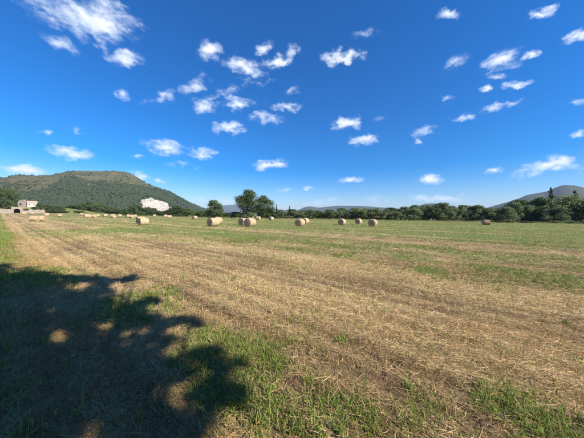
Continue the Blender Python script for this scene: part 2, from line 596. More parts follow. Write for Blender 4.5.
SH = math.atan2(.6, -.8)      # heading of the rows
straw = Pile()
grass = Pile()
for (y0, y1, dst, dly, ws) in [(.55, 3.5, 2000, 2600, 1.0), (3.5, 8, 900, 750, 1.4), (8, 16, 330, 180, 2.1), (16, 34, 80, 24, 3.4), (34, 75, 9, 3, 6.5)]:
    x, y = scatter(y0, y1, dst)
    g = green_at(x, y); pl = pale_at(x, y)
    keep = RS.rand(len(x)) < np.clip(1.05 - .85 * sstep(.4, .85, g), .08, 1) * (.45 + .6 * pl) * (.25 + 1.1 * sstep(.3, .65, vn(x * 7, y * 7, 51)))
    x, y, pl = x[keep], y[keep], pl[keep]
    n = len(x)
    z = ground_z(x, y) - .004
    h = (.03 + .075 * RS.rand(n) ** 1.6) * (1 + .12 * ws)
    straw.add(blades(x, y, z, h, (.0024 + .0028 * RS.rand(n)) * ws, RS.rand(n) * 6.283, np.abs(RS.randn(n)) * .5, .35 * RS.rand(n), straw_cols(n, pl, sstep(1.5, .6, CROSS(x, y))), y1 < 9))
    x, y = scatter(y0, y1, dly)
    g = green_at(x, y); pl = pale_at(x, y)
    keep = RS.rand(len(x)) < np.clip(1.05 - .7 * sstep(.45, .9, g), .1, 1) * (.35 + .75 * pl)
    x, y, pl = x[keep], y[keep], pl[keep]
    n = len(x)
    hd = np.where(RS.rand(n) < .5, SH + RS.randn(n) * .5, RS.rand(n) * 6.283)
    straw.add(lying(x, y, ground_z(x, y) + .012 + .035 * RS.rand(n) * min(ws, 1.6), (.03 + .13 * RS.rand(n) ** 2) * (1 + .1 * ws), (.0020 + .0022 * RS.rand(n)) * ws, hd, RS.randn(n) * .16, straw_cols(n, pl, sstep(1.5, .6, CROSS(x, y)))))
for (y0, y1, dg, ws) in [(.55, 3.5, 3000, 1.0), (3.5, 8, 1300, 1.3), (8, 16, 300, 2.0), (16, 34, 90, 3.4), (34, 80, 20, 6.5)]:
    x, y = scatter(y0, y1, dg)
    g = green_at(x, y) + .45 * (fbm2(x * 5, y * 5, 3, 31, .7) - .5)
    keep = RS.rand(len(x)) < np.clip(sstep(.32, .85, g), .07, 1)
    x, y, g = x[keep], y[keep], g[keep]
    n = len(x)
    tall = (.04 + .085 * RS.rand(n)) * (.6 + .6 * np.clip(g, 0, 1)) * (1 + .05 * ws)
    tall *= 1 + .9 * sstep(1.1, .2, CROSS(x, y)) * RS.rand(n) * sstep(30, 8, y)
    grass.add(blades(x, y, ground_z(x, y) - .004, tall, (.0045 + .0055 * RS.rand(n)) * ws, RS.rand(n) * 6.283, np.abs(RS.randn(n)) * .55, .3 + .7 * RS.rand(n), grass_cols(n), y1 < 17))
# tufts: blades fanning from one crown
for (count, ylo, yhi, hmax) in [(420, .8, 7, .15), (500, 7, 16, .17)]:
    x, y = scatter(ylo, yhi, 14 if yhi < 8 else 5)
    g = green_at(x, y)
    keep = RS.rand(len(x)) < np.clip(sstep(.35, .75, g) + .03, 0, 1)
    x, y = x[keep], y[keep]
    nb = 26
    X = np.repeat(x, nb) + RS.randn(len(x) * nb) * .022; Y = np.repeat(y, nb) + RS.randn(len(x) * nb) * .022
    n = len(X)
    sc = np.repeat(.5 + .8 * RS.rand(len(x)), nb)
    cc = np.repeat(.75 + .4 * RS.rand(len(x)), nb)[:, None] * grass_cols(n)
    grass.add(blades(X, Y, ground_z(X, Y) - .004, hmax * sc * (.4 + .6 * RS.rand(n)), .005 + .006 * RS.rand(n), RS.rand(n) * 6.283, .15 + np.abs(RS.randn(n)) * .4, .3 + .8 * RS.rand(n), cc))
so = tag(straw.build('straw_stubble', M_STRAW), 'short golden straw stubble and loose cut straw over the field', 'straw', None, 'stuff')
go = tag(grass.build('green_grass', M_GRASS), 'green grass growing in patches through the stubble', 'grass', None, 'stuff')

# ------------------------------------------------------------------ mountains
def interp_line(pts, x):
    p = np.array(pts, float)
    return np.interp(x, p[:, 0], p[:, 1])


def ray_np(px, py):
    R = np.array(CAMROT)
    v = np.stack([(px - IW / 2) / FPX, (IH / 2 - py) / FPX, -np.ones_like(px)], -1)
    return v @ R.T


def mountain(name, ridge, x0, x1, d0, d1, d2, step, rows, rough, mat, label, shape=1.25, maskf=None):
    """a hill whose skyline follows ridge [(px,py)], foot at distance d0, crest at d1, back foot at d2"""
    px = np.arange(x0, x1 + step, step, dtype=float)
    py = interp_line(ridge, px)
    k = np.ones(9) / 9
    py = np.convolve(np.pad(py, 4, mode='edge'), k, 'valid') if step < 3 else py
    r = ray_np(px, py)
    hl = np.hypot(r[:, 0], r[:, 1])
    dirx, diry = r[:, 0] / hl, r[:, 1] / hl
    top = CAM_H + r[:, 2] / hl * d1
    t = np.concatenate([np.linspace(0, 1, rows), np.linspace(1, 2, rows // 3)[1:]])
    T, PX = np.meshgrid(t, px, indexing='ij')
    dist = np.where(T < 1, d0 + (d1 - d0) * T, d1 + (d2 - d1) * (T - 1))
    prof = np.where(T < 1, (1 - (1 - T) ** shape) if shape > 1 else T, 1 - sstep(0, 1, T - 1))
    prof = np.where(T < 1, .75 * prof + .25 * sstep(0, 1, T), prof)
    X = dirx[None] * dist; Y = diry[None] * dist
    sc = rough[1]
    nz = (fbm2(X / sc, Y / sc, 5, 41) - .5) * rough[0]
    ridge_n = -np.abs(fbm2(X / (sc * .6), Y / (sc * .6), 3, 51) - .5) * rough[0] * .8
    env = np.clip(4 * T * (1.0 - T), 0, 1) ** .7 * (T < 1)
    Z = top[None] * prof + (nz + ridge_n) * env + (fbm2(X / 16, Y / 16, 2, 61) - .5) * rough[2] * np.clip(T * 6, 0, 1)
    Z = np.where(T <= 0, -6, Z)
    Z = np.where(T >= 2, -6, Z)
    cols = None
    if maskf is not None:
        cols, Z = maskf(PX, T, X, Y, Z)
        cols = {kk: vv.ravel() for kk, vv in cols.items()}
    n0, n1 = Z.shape
    ii = np.arange(n0 * n1).reshape(n0, n1)
    q = np.stack([ii[:-1, :-1], ii[:-1, 1:], ii[1:, 1:], ii[1:, :-1]], -1).reshape(-1, 4)
    me = mesh_np(name, np.stack([X, Y, Z], -1).reshape(-1, 3), q, True, cols)
    return tag(link(name, me, mat), label, None, None, 'structure')


def to_px(X, Y, Z):
    R = np.array(CAMROT)
    v = np.stack([X, Y, Z - CAM_H], -1) @ R
    return IW / 2 + FPX * v[..., 0] / -v[..., 2], IH / 2 - FPX * v[..., 1] / -v[..., 2]


def mount_mat(name, forest_a, forest_b, grass_a, grass_b, rock=False):
    m, nt, b = material(name)
    geo = nd(nt, 'ShaderNodeNewGeometry').outputs['Position']
    mpm = nd(nt, 'ShaderNodeMapping'); mpm.inputs['Scale'].default_value = (1, .4, 2.0)
    nt.links.new(geo, mpm.inputs[0])
    geo = mpm.outputs[0]
    n1 = noise_n(nt, geo, .05, 6, .75).outputs['Fac']
    n2 = noise_n(nt, geo, .012, 5, .65).outputs['Fac']
    fo = mixcol(nt, maprange(nt, n1, .35, .65, 0, 1), forest_a, forest_b)
    gr = mixcol(nt, maprange(nt, n2, .35, .65, 0, 1), grass_a, grass_b)
    fm = math_n(nt, 'ADD', attr_n(nt, 'forest').outputs['Fac'], math_n(nt, 'MULTIPLY', math_n(nt, 'SUBTRACT', n1, .5), 1.1))
    fm = math_n(nt, 'ADD', fm, math_n(nt, 'MULTIPLY', math_n(nt, 'SUBTRACT', n2, .5), .9))
    c = mixcol(nt, maprange(nt, fm, .3, .68, 0, 1), gr, fo)
    if rock:
        n3 = noise_n(nt, geo, .09, 6, .75).outputs['Fac']
        rk = mixcol(nt, maprange(nt, n3, .35, .62, 0, 1), (.34, .30, .26), (.62, .585, .53))
        mpz = nd(nt, 'ShaderNodeMapping'); mpz.inputs['Scale'].default_value = (.012, .005, .16)
        nt.links.new(nd(nt, 'ShaderNodeNewGeometry').outputs['Position'], mpz.inputs[0])
        ledge_bands = noise_n(nt, mpz.outputs[0], 1.0, 4, .6).outputs['Fac']  # darker level bands painted in as shading of the quarry ledges
        rk = mixcol(nt, maprange(nt, ledge_bands, .45, .65, 0, .5), rk, (.30, .26, .23))
        rm = math_n(nt, 'ADD', attr_n(nt, 'rock').outputs['Fac'], math_n(nt, 'MULTIPLY', math_n(nt, 'SUBTRACT', n1, .5), .5))
        c = mixcol(nt, maprange(nt, rm, .42, .55, 0, 1), c, rk)
    nt.links.new(c, b.inputs['Base Color'])
    b.inputs['Roughness'].default_value = 1
    b.inputs['Specular IOR Level'].default_value = 0
    bp = nd(nt, 'ShaderNodeBump')
    bp.inputs['Strength'].default_value = 1.0
    bp.inputs['Distance'].default_value = 9.0
    nt.links.new(n1, bp.inputs['Height'])
    nt.links.new(bp.outputs[0], b.inputs['Normal'])
    return m


def mask_left(PX, T, X, Y, Z):
    qx, qy = to_px(X, Y, np.maximum(Z, 0))
    line = interp_line([(-400, 190), (0, 190), (20, 193), (36, 197), (44, 192), (56, 187), (66, 179), (74, 176), (80, 182), (90, 187), (108, 185), (122, 183), (135, 185), (150, 189), (160, 190), (175, 190), (260, 180)], qx)
    f = sstep(-8, 6, qy - line + 13 * (fbm2(qx / 7, qy / 4, 4, 33) - .5))
    f = np.where(T > 1, .3, f)
    cx, cy = (qx - 156), (qy - 205.2)
    u = cx * .96 + cy * .28; v = -cx * .27 + cy * .96 - .0035 * cx * cx + .5
    wob = .25 * (fbm2(qx / 4.5, qy / 2.6, 4, 71) - .5)
    rr = np.sqrt((u / 17.5) ** 2 + (v / 6.6) ** 2) + wob
    rock = sstep(1.15, .85, rr) * (T < .8)
    bench = (np.floor(Z / 16) * 16 + 16 * sstep(.55, .95, (Z / 16) % 1)) - Z
    Z = Z + rock * (bench * 1.1 - 6 + 14 * (fbm2(X / 22, Y / 22, 3, 81) - .5))
    return {'forest': f, 'rock': rock}, Z


M_MTN = mount_mat('left_mountain', (.03, .05, .03), (.05, .075, .042), (.085, .09, .045), (.135, .125, .07), True)
mountain('mountain', [(-520, 205), (-300, 178), (-120, 186), (-40, 180), (0, 178), (12, 176.5), (30, 176), (48, 176), (62, 173.5), (78, 172), (95, 172), (112, 171.5), (122, 172.5), (130, 175), (140, 180), (152, 186), (165, 192), (180, 199), (192, 204), (203, 208.5), (222, 213), (240, 216)],
         -520, 240, 620, 1750, 2900, .8, 170, (120, 420, 5), M_MTN, 'broad mountain with brown grassy top, dark forested flank and pale quarry scar', 1.35, mask_left)


mt = bpy.data.objects['mountain'].data
nv = len(mt.vertices)
mco = np.empty(nv * 3, np.float32); mt.vertices.foreach_get('co', mco); mco = mco.reshape(-1, 3)
mfo = np.empty(nv, np.float32); mt.attributes['forest'].data.foreach_get('value', mfo)
mro = np.empty(nv, np.float32); mt.attributes['rock'].data.foreach_get('value', mro)
qx_, qy_ = to_px(mco[:, 0], mco[:, 1], mco[:, 2])
rr_ = np.hypot(mco[:, 0], mco[:, 1])
ok = (qx_ > -40) & (qx_ < 240) & (rr_ < 1790) & (mco[:, 2] > 3)
wgt = ok * (np.clip(mfo, 0, 1) * .9 + .06 * (fbm2(qx_ / 5, qy_ / 3, 3, 44) > .55)) * (1 - np.clip(mro * 2.5, 0, 1)) * rr_
pick = RS.choice(nv, 26000, p=wgt / wgt.sum())
C_ = mco[pick] + RS.randn(26000, 3) * np.array([3, 3, 0])
sz = (2.0 + 3.4 * RS.rand(26000)) * np.where(mfo[pick] > .5, 1.0, .62)
oct_ = np.array([(1, 0, .1), (.2, 1, 0), (-1, .1, -.1), (-.1, -1, .1), (.1, .1, 1.25), (0, 0, -.7)])
jit = RS.rand(26000, 6, 1) * .5 + .75
vv = C_[:, None, :] + oct_[None] * sz[:, None, None] * jit + np.array([0, 0, 1.0])
ff_ = np.arange(26000)[:, None, None] * 6 + np.array([(0, 1, 4), (1, 2, 4), (2, 3, 4), (3, 0, 4), (1, 0, 5), (2, 1, 5), (3, 2, 5), (0, 3, 5)])[None]
scrub = mesh_np('mountain_woodland', vv.reshape(-1, 3), ff_.reshape(-1, 3), True, {'tint': np.repeat(np.array([[.039, .058, .030]]) * (.75 + .5 * RS.rand(26000, 1)), 6, 0)})
tag(link('mountain_woodland', scrub, blade_mat('scrub_leaves', .1, .9)), 'scrub and woodland covering the flank of the left mountain', 'woodland', None, 'stuff')


def mask_far(PX, T, X, Y, Z):
    return {'forest': np.clip(.62 + .5 * (fbm2(X / 300, Y / 300, 3, 91) - .5), 0, 1)}, Z


M_MTN2 = mount_mat('right_mountain', (.022, .042, .022), (.045, .075, .032), (.09, .095, .045), (.16, .14, .08))
mountain('mountain', [(455, 216), (480, 210), (500, 204), (515, 200), (528, 194.5), (538, 193), (548, 191.5), (556, 187), (565, 184.5), (575, 185.5), (590, 189), (640, 196), (760, 186), (900, 205)],
         455, 900, 2600, 4200, 5600, 1.2, 90, (170, 800, 6), M_MTN2, 'blue-green mountain peak rising behind the trees on the right', 1.2, mask_far)
mountain('mountain', [(398, 216), (410, 209), (422, 204.5), (430, 203), (440, 204), (450, 207), (470, 212), (490, 217)],
         398, 490, 2600, 3600, 4600, 1.2, 50, (90, 700, 5), M_MTN2, 'small dark wooded hilltop above the middle of the tree line', 1.2, mask_far)
mountain('mountain', [(288, 215), (300, 209), (309, 205.5), (318, 208), (328, 206.8), (338, 205.6), (350, 205.8), (365, 206), (380, 207.4), (395, 208), (420, 212), (440, 216)],
         288, 440, 3800, 5200, 7000, 1.2, 50, (150, 900, 6), M_MTN2, 'low chain of pale hazy hills beyond the tree line', 1.2, mask_far)
mountain('mountain', [(180, 214), (205, 208.5), (222, 205.5), (236, 204.5), (250, 206.5), (275, 209), (300, 211), (330, 216)],
         180, 330, 6500, 8500, 11000, 1.5, 40, (160, 1200, 6), M_MTN2, 'faint blue distant ridge behind the tallest trees', 1.2, mask_far)

# ------------------------------------------------------------------ trees
def leaf_mat(name, dark, light, trans=.25):
    m, nt, b = material(name)
    tv = attr_n(nt, 'tone').outputs['Fac']
    oi = nd(nt, 'ShaderNodeObjectInfo').outputs['Random']
    f = math_n(nt, 'ADD', tv, math_n(nt, 'MULTIPLY', math_n(nt, 'SUBTRACT', oi, .5), .3), True)
    c = mixcol(nt, f, dark, light)
    nt.links.new(c, b.inputs['Base Color'])
    b.inputs['Roughness'].default_value = .55
    b.inputs['Specular IOR Level'].default_value = .3
    out = nt.nodes['Material Output']
    tr = nd(nt, 'ShaderNodeBsdfTranslucent')
    nt.links.new(c, tr.inputs['Color'])
    mx = nd(nt, 'ShaderNodeMixShader')
    mx.inputs[0].default_value = trans
    nt.links.new(b.outputs[0], mx.inputs[1]); nt.links.new(tr.outputs[0], mx.inputs[2])
    nt.links.new(mx.outputs[0], out.inputs['Surface'])
    return m


M_LEAF = {
    'olive': leaf_mat('grey_green_leaves', (.092, .125, .050), (.235, .285, .125), .34),
    'dark': leaf_mat('dark_green_leaves', (.046, .074, .025), (.13, .18, .058), .32),
    'mid': leaf_mat('mid_green_leaves', (.055, .085, .027), (.14, .19, .058), .3),
    'conifer': leaf_mat('conifer_needles', (.012, .024, .014), (.032, .052, .026), .1),
    'bright': leaf_mat('bright_green_leaves', (.075, .105, .03), (.17, .21, .06)),
    'bloom': leaf_mat('pale_yellow_blossom', (.34, .33, .11), (.55, .52, .22)),
}
m_bark, nt, b = material('bark')
gb = nd(nt, 'ShaderNodeTexCoord').outputs['Object']
nb_ = noise_n(nt, gb, 6.0, 6, .7).outputs['Fac']
nt.links.new(mixcol(nt, nb_, (.05, .038, .028), (.15, .12, .09)), b.inputs['Base Color'])
b.inputs['Roughness'].default_value = .95


def tube(pts, rads, sides=7):
    v = []; q = []
    for i, p in enumerate(pts):
        d = (pts[min(i + 1, len(pts) - 1)] - pts[max(i - 1, 0)]).normalized()
        s = d.cross(Vector((.31, .95, .02))).normalized()
        t = d.cross(s)
        for k in range(sides):
            a = 2 * math.pi * k / sides
            v.append(p + (s * math.cos(a) + t * math.sin(a)) * rads[i])
    for i in range(len(pts) - 1):
        for k in range(sides):
            k2 = (k + 1) % sides
            q.append((i * sides + k, i * sides + k2, (i + 1) * sides + k2, (i + 1) * sides + k))
    return [tuple(x) for x in v], q


def tree_meshes(kind, H, R, seed, nleaf, leaf, base=.12, style='round', nclump=46, trunk_r=None, bloom=0):
    rs = np.random.RandomState(seed)
    rg = random.Random(seed)
    zc0 = H * base
    cl = []
    for i in range(nclump):
        u = (i + .5) / nclump
        for _ in range(40):
            p = rs.rand(3) * 2 - 1
            if .0 < np.dot(p, p) < 1: break
        if style == 'round':
            p = p / max(np.linalg.norm(p), .3) * (.45 + .5 * rs.rand())
            c = np.array([p[0] * R, p[1] * R, zc0 + (H - zc0) * (.5 + .47 * p[2])])
            s = (H - zc0) * .5 * (.22 + .2 * rs.rand())
            k = 1 - .25 * max(p[2], 0)
            s *= k
        elif style == 'tall':
            t = rs.rand() ** .85
            rr = R * (np.interp(t, [0, .15, .45, .8, 1], [.45, .8, 1, .7, .12])) * np.sqrt(rs.rand())
            a = rs.rand() * 6.283
            c = np.array([rr * np.cos(a), rr * np.sin(a), zc0 + (H * .97 - zc0) * t])
            s = R * (.22 + .24 * rs.rand())
        elif style == 'hedge':
            t = rs.rand()
            rr = R * np.interp(t, [0, .25, .7, 1], [.8, 1, .85, .25]) * np.sqrt(rs.rand())
            a = rs.rand() * 6.283
            s = H * (.10 + .09 * rs.rand())
            c = np.array([rr * np.cos(a), rr * np.sin(a), min(.05 * H + .9 * H * t, H - s * .8)])
        elif style == 'spire':
            t = u
            rr = R * (1 - t) ** .8 * (.5 + .5 * rs.rand())
            a = rs.rand() * 6.283
            c = np.array([rr * np.cos(a) * .8, rr * np.sin(a) * .8, zc0 + (H - zc0) * t])
            s = max(R * (.5 * (1 - t) + .10), .15)
        elif style == 'spread':
            a = rs.rand() * 6.283; rr = R * np.sqrt(rs.rand())
            c = np.array([rr * np.cos(a), rr * np.sin(a), zc0 + (H - zc0) * (.15 + .75 * rs.rand() * (1 - .6 * (rr / R) ** 2))])
            s = R * (.18 + .16 * rs.rand())
        cl.append((c, s, rs.rand()))
    w = np.array([s ** 2 for (_, s, _) in cl]); w = w / w.sum()
    ci = rs.choice(len(cl), nleaf, p=w)
    C = np.array([c for (c, _, _) in cl])[ci]; Sx = np.array([s for (_, s, _) in cl])[ci]; tone = np.array([t for (_, _, t) in cl])[ci]
    d = rs.randn(nleaf, 3); d /= np.linalg.norm(d, axis=1, keepdims=True)
    rad_ = Sx * rs.rand(nleaf) ** .45 * (1 + .25 * (rs.rand(nleaf) < .08))
    P = C + d * rad_[:, None] * np.array([1.1, 1.1, .85])
    P[:, 2] = np.maximum(P[:, 2], .05 * H * (base > .02) + .05)
    nrm = d + rs.randn(nleaf, 3) * .7 + np.array([0, 0, .25]); nrm /= np.linalg.norm(nrm, axis=1, keepdims=True)
    t1 = np.cross(nrm, rs.randn(nleaf, 3)); t1 /= np.linalg.norm(t1, axis=1, keepdims=True)
    t2 = np.cross(nrm, t1)
    L = leaf * (.6 + .8 * rs.rand(nleaf))[:, None]
    v = np.stack([P - t1 * L, P - t2 * L * .55 + nrm * L * .12, P + t1 * L, P + t2 * L * .55 + nrm * L * .12], 1).reshape(-1, 3)
    q = np.arange(nleaf)[:, None] * 4 + np.array([[0, 1, 2, 3]])
    tn = np.clip(.35 * tone + .6 * rs.rand(nleaf), 0, 1)
    crown = mesh_np('crown', v, q, False, {'tone': np.repeat(tn, 4)})
    crown.materials.append(M_LEAF[kind])
    bl = None
    if bloom:
        top = np.where((d[:, 2] > .05) & (P[:, 2] > zc0 + (H - zc0) * .42) & (rad_ > Sx * .6))[0]
        top = rs.choice(top, min(bloom, len(top)), replace=False)
        P2 = P[top] + d[top] * .12
        L2 = leaf * 1.15
        n2 = len(top)
        aa = rs.randn(n2, 3) * .5 + [0, 0, 1]; aa /= np.linalg.norm(aa, axis=1, keepdims=True)
        bb = np.cross(aa, rs.randn(n2, 3)); bb /= np.linalg.norm(bb, axis=1, keepdims=True)
        v2 = np.stack([P2 - bb * L2 * .4, P2 + aa * L2 * .5, P2 + bb * L2 * .4, P2 - aa * L2 * .5], 1).reshape(-1, 3)
        bl = mesh_np('blossom', v2, np.arange(n2)[:, None] * 4 + np.array([[0, 1, 2, 3]]), False, {'tone': np.repeat(rs.rand(n2), 4)})
        bl.materials.append(M_LEAF['bloom'])
    # trunk and limbs
    tr = trunk_r or H * .022
    tv, tq = [], []
    def addt(pts, rads, sides=7):
        v_, q_ = tube(pts, rads, sides)
        o = len(tv); tv.extend(v_); tq.extend([tuple(i + o for i in f) for f in q_])
    topz = H * (.8 if style in ('tall', 'spire') else .55)
    tp = [Vector((0, 0, -.25)), Vector((0, 0, .1)), Vector((tr * rg.uniform(-1, 1), tr * rg.uniform(-1, 1), topz * .4)), Vector((tr * rg.uniform(-2, 2), tr * rg.uniform(-2, 2), topz * .75)), Vector((tr * rg.uniform(-3, 3), tr * rg.uniform(-3, 3), topz))]
    addt(tp, [tr * 1.5, tr * 1.15, tr * .9, tr * .6, tr * .22], 8)
    for k in range(9 if style != 'spire' else 0):
        c, s, _ = cl[rg.randrange(len(cl))]
        z0 = min(max(zc0 * .9, topz * rg.uniform(.3, .9)), c[2] * .9)
        st_ = Vector((0, 0, z0)); en = Vector(tuple(c))
        md = st_.lerp(en, .5) + Vector((0, 0, .06 * H))
        addt([st_, md, en], [tr * .5, tr * .32, tr * .1], 5)
    trunk = mesh_np('trunk', np.array(tv), np.array(tq), True)
    trunk.materials.append(m_bark)
    return dict(crown=crown, trunk=trunk, blossom=bl)


PROTO = {}


def proto(key, *a, **k):
    PROTO[key] = tree_meshes(*a, **k)


for i in range(4):
    proto(('olive', i), 'olive', 6.0, 3.3, 100 + i, 5200, .20, .0, 'hedge', 46)
for i in range(3):
    proto(('mid', i), 'mid', 8.0, 4.0, 120 + i, 5000, .24, .06, 'round', 40)
for i in range(3):
    proto(('dark', i), 'dark', 9.0, 4.6, 140 + i, 5600, .26, .0, 'hedge', 50)
proto(('poplar', 0), 'dark', 14.5, 5.4, 160, 9000, .26, .12, 'tall', 70)
proto(('poplar', 1), 'dark', 10.5, 4.0, 161, 6000, .25, .12, 'tall', 50)
proto(('spire', 0), 'conifer', 7.5, 1.0, 170, 2600, .2, .03, 'spire', 30)
proto(('conifer', 0), 'conifer', 15.0, 3.6, 171, 6500, .26, .06, 'spire', 60)
proto(('chestnut', 0), 'bright', 11.0, 6.0, 180, 9000, .26, .0, 'round', 60, None, 7000)
proto(('chestnut', 1), 'mid', 7.5, 3.6, 181, 4500, .22, .06, 'round', 40, None, 1300)
proto(('bush', 0), 'mid', 2.4, 1.7, 190, 1800, .16, .0, 'spread', 20)
proto(('bush', 1), 'olive', 2.8, 2.2, 191, 2200, .17, .0, 'spread', 22)

NAMES = {'olive': 'hedgerow_tree', 'mid': 'broadleaf_tree', 'dark': 'woodland_tree', 'poplar': 'tall_tree', 'spire': 'cypress_tree', 'conifer': 'conifer_tree', 'chestnut': 'chestnut_tree', 'bush': 'bush'}
rtree = random.Random(9)


def tree(key, x, y, sx=1.0, sz=1.0, label='', group=None, name=None, cat='tree'):
    pr = PROTO[key]
    e = empty(name or NAMES[key[0]], (x, y, float(ground_z(x, y)) - .02), rtree.uniform(0, 6.283))
    e.scale = (sx, sx, sz)
    tag(e, label, cat, group)
    for nm in ('trunk', 'crown', 'blossom'):
        if pr.get(nm) is not None:
            o = bpy.data.objects.new(nm, pr[nm])
            COL.objects.link(o)
            o.parent = e
    return e


def tree_px(key, px, top_py, depth, H0, width_px=None, R0=None, **k):
    """tree standing on the field at distance depth, tall enough to reach top_py"""
    p = at(px, 215, depth)
    zt = at(px, top_py, depth).z
    gz = float(ground_z(p.x, p.y))
    sz = (zt - gz) / H0
    sx = sz
    if width_px:
        sx = (width_px / 2 * depth / FPX) / R0
    return tree(key, p.x, p.y, sx, sz, **k)


ORD = ['first', 'second', 'third', 'fourth', 'fifth', 'sixth', 'seventh', 'eighth', 'ninth', 'tenth', 'eleventh', 'twelfth', 'thirteenth', 'fourteenth', 'fifteenth', 'sixteenth', 'seventeenth', 'eighteenth', 'nineteenth', 'twentieth', 'twenty-first', 'twenty-second', 'twenty-third', 'twenty-fourth', 'twenty-fifth', 'twenty-sixth', 'twenty-seventh', 'twenty-eighth', 'twenty-ninth', 'thirtieth', 'thirty-first', 'thirty-second', 'thirty-third', 'thirty-fourth', 'thirty-fifth', 'thirty-sixth', 'thirty-seventh', 'thirty-eighth', 'thirty-ninth', 'fortieth']

# front hedgerow, from the tall trees to the right edge of the picture
row = [(262, 211, 122), (271, 211.5, 122), (281, 211, 120), (292, 210.5, 119), (303, 211, 117), (312, 210, 116), (322, 211.5, 115), (332, 210.5, 114),
       (342, 211, 112), (351, 210.5, 111), (366, 210, 109), (376, 209, 108), (386, 210, 107), (397, 211, 105), (405, 207, 104), (414, 208, 103), (423, 206, 102),
       (433, 204.5, 101), (442, 203, 100), (452, 205, 99), (461, 204, 98), (470, 205.5, 97), (479, 206, 96), (489, 207.8, 95), (498, 207.4, 94), (506, 206.5, 93),
       (516, 202.5, 92), (527, 205, 91), (537, 206, 90), (548, 206.5, 89)]
for k, (px, py, dp) in enumerate(row):
    key = ('olive', k % 4) if rtree.random() < .8 else ('mid', k % 3)
    H0, R0 = (6.0, 3.3) if key[0] == 'olive' else (8.0, 4.0)
    tree_px(key, px + rtree.uniform(-1, 1), py + rtree.uniform(-1.3, .9), dp + rtree.uniform(-2, 3), H0, rtree.uniform(13, 20), R0,
            label='grey-green hedgerow tree, %s from the left in the long row right of the tallest trees' % ORD[k], group='trees of the long hedgerow', name='hedgerow_tree')
# a second, darker rank behind
for k in range(24):
    px = 268 + k * 12.2
    tree_px(('dark', k % 3), px, np.interp(px, [268, 390, 430, 465, 485, 508, 520, 570], [209.5, 208.5, 203.8, 205, 207.5, 207, 203, 202]) + rtree.uniform(-1.2, 1.5), np.interp(px, [268, 570], [142, 112]), 9.0, rtree.uniform(13, 18), 4.6,
            label='dark green tree, %s from the left in the rank behind the long hedgerow' % ORD[k], group='dark trees behind the hedgerow')
# distinct trees
tree_px(('poplar', 0), 248, 191, 118, 14.5, 25, 5.4, label='tallest dark broad-crowned tree near the middle of the tree line', cat='tree')
tree_px(('poplar', 1), 264, 196.5, 121, 10.5, 19, 4.0, label='second tallest tree, right beside the tallest one', cat='tree')
tree_px(('bush', 1), 250, 211.8, 113, 2.8, 13, 2.2, label='bush hiding the trunk of the tallest tree', cat='bush')
tree_px(('spire', 0), 276.5, 204, 120, 7.5, 3.2, 1.0, label='slim cypress just right of the two tallest trees')
tree_px(('spire', 0), 289.5, 205.5, 119, 7.5, 4, 1.0, label='slim cypress between the tall trees and the hay bales at centre')
tree_px(('dark', 1), 214, 200, 112, 9.0, 19, 4.6, label='round dark tree standing alone left of the tallest tree')
tree_px(('mid', 1), 231, 211.5, 120, 8.0, 22, 4.0, label='low bush-like tree between the round tree and the tallest tree')
tree_px(('mid', 2), 240, 212, 117, 8.0, 12, 4.0, label='low green tree at the left foot of the tallest tree')
tree_px(('chestnut', 1), 361, 206.5, 106, 7.5, 13, 3.6, label='tree with pale yellow blossom above the middle hedgerow')
tree_px(('conifer', 0), 550, 187.5, 104, 15.0, 12, 3.6, label='dark pointed conifer rising above the hedgerow on the right')
tree_px(('conifer', 0), 574, 190.5, 108, 15.0, 14, 3.6, label='dark conifer top behind the yellow-flowering tree at the right edge')
tree_px(('dark', 0), 541, 197, 100, 9.0, 22, 4.6, label='dark broad tree just left of the conifer at right')
tree_px(('dark', 2), 518, 199.5, 104, 9.0, 26, 4.6, label='dark tree above the hedgerow under the right mountain')
tree_px(('chestnut', 0), 571, 194.5, 88, 11.0, 46, 6.0, label='large yellow-flowering chestnut-like tree at the right edge')
tree_px(('mid', 0), 592, 198, 84, 8.0, 40, 4.0, label='green tree cut off by the right edge of the picture')
tree_px(('olive', 1), 557, 207, 84, 6.0, 22, 3.3, label='grey-green shrubby tree at the foot of the yellow-flowering tree')
for k, (px, w_) in enumerate([(496, 14), (510, 10), (524, 14), (562, 14), (578, 16)]):
    tree_px(('bush', k % 2), px, 218.8 + k * .35, 84 - k, 2.6, w_, 1.9, label='low bush, %s from the left at the foot of the right hedgerow' % ORD[k], group='low bushes under the right trees', cat='bush')

tg = Pile()
px_ = RS.uniform(255, 600, 9000)
dp_ = np.interp(px_, [255, 560, 600], [113, 81, 78]) + RS.uniform(-2.5, 4.5, 9000)
x_ = (px_ - IW / 2) / FPX * dp_
n_ = len(x_)
hgt = (.25 + .6 * RS.rand(n_)) * (.4 + 1.1 * fbm2(px_ * .09, dp_ * .2, 2, 12))
tcol = np.where((RS.rand(n_, 1) < .55), np.array([[.30, .26, .13]]), np.array([[.14, .18, .05]])) * (.7 + .6 * RS.rand(n_, 1))
tg.add(blades(x_, dp_, ground_z(x_, dp_) - .02, hgt, .05 + .07 * RS.rand(n_), RS.rand(n_) * 6.283, np.abs(RS.randn(n_)) * .3, .4 * RS.rand(n_), tcol, False))
tag(tg.build('long_grass', M_GRASS), 'uncut long grass along the foot of the hedgerow', 'grass', None, 'stuff')

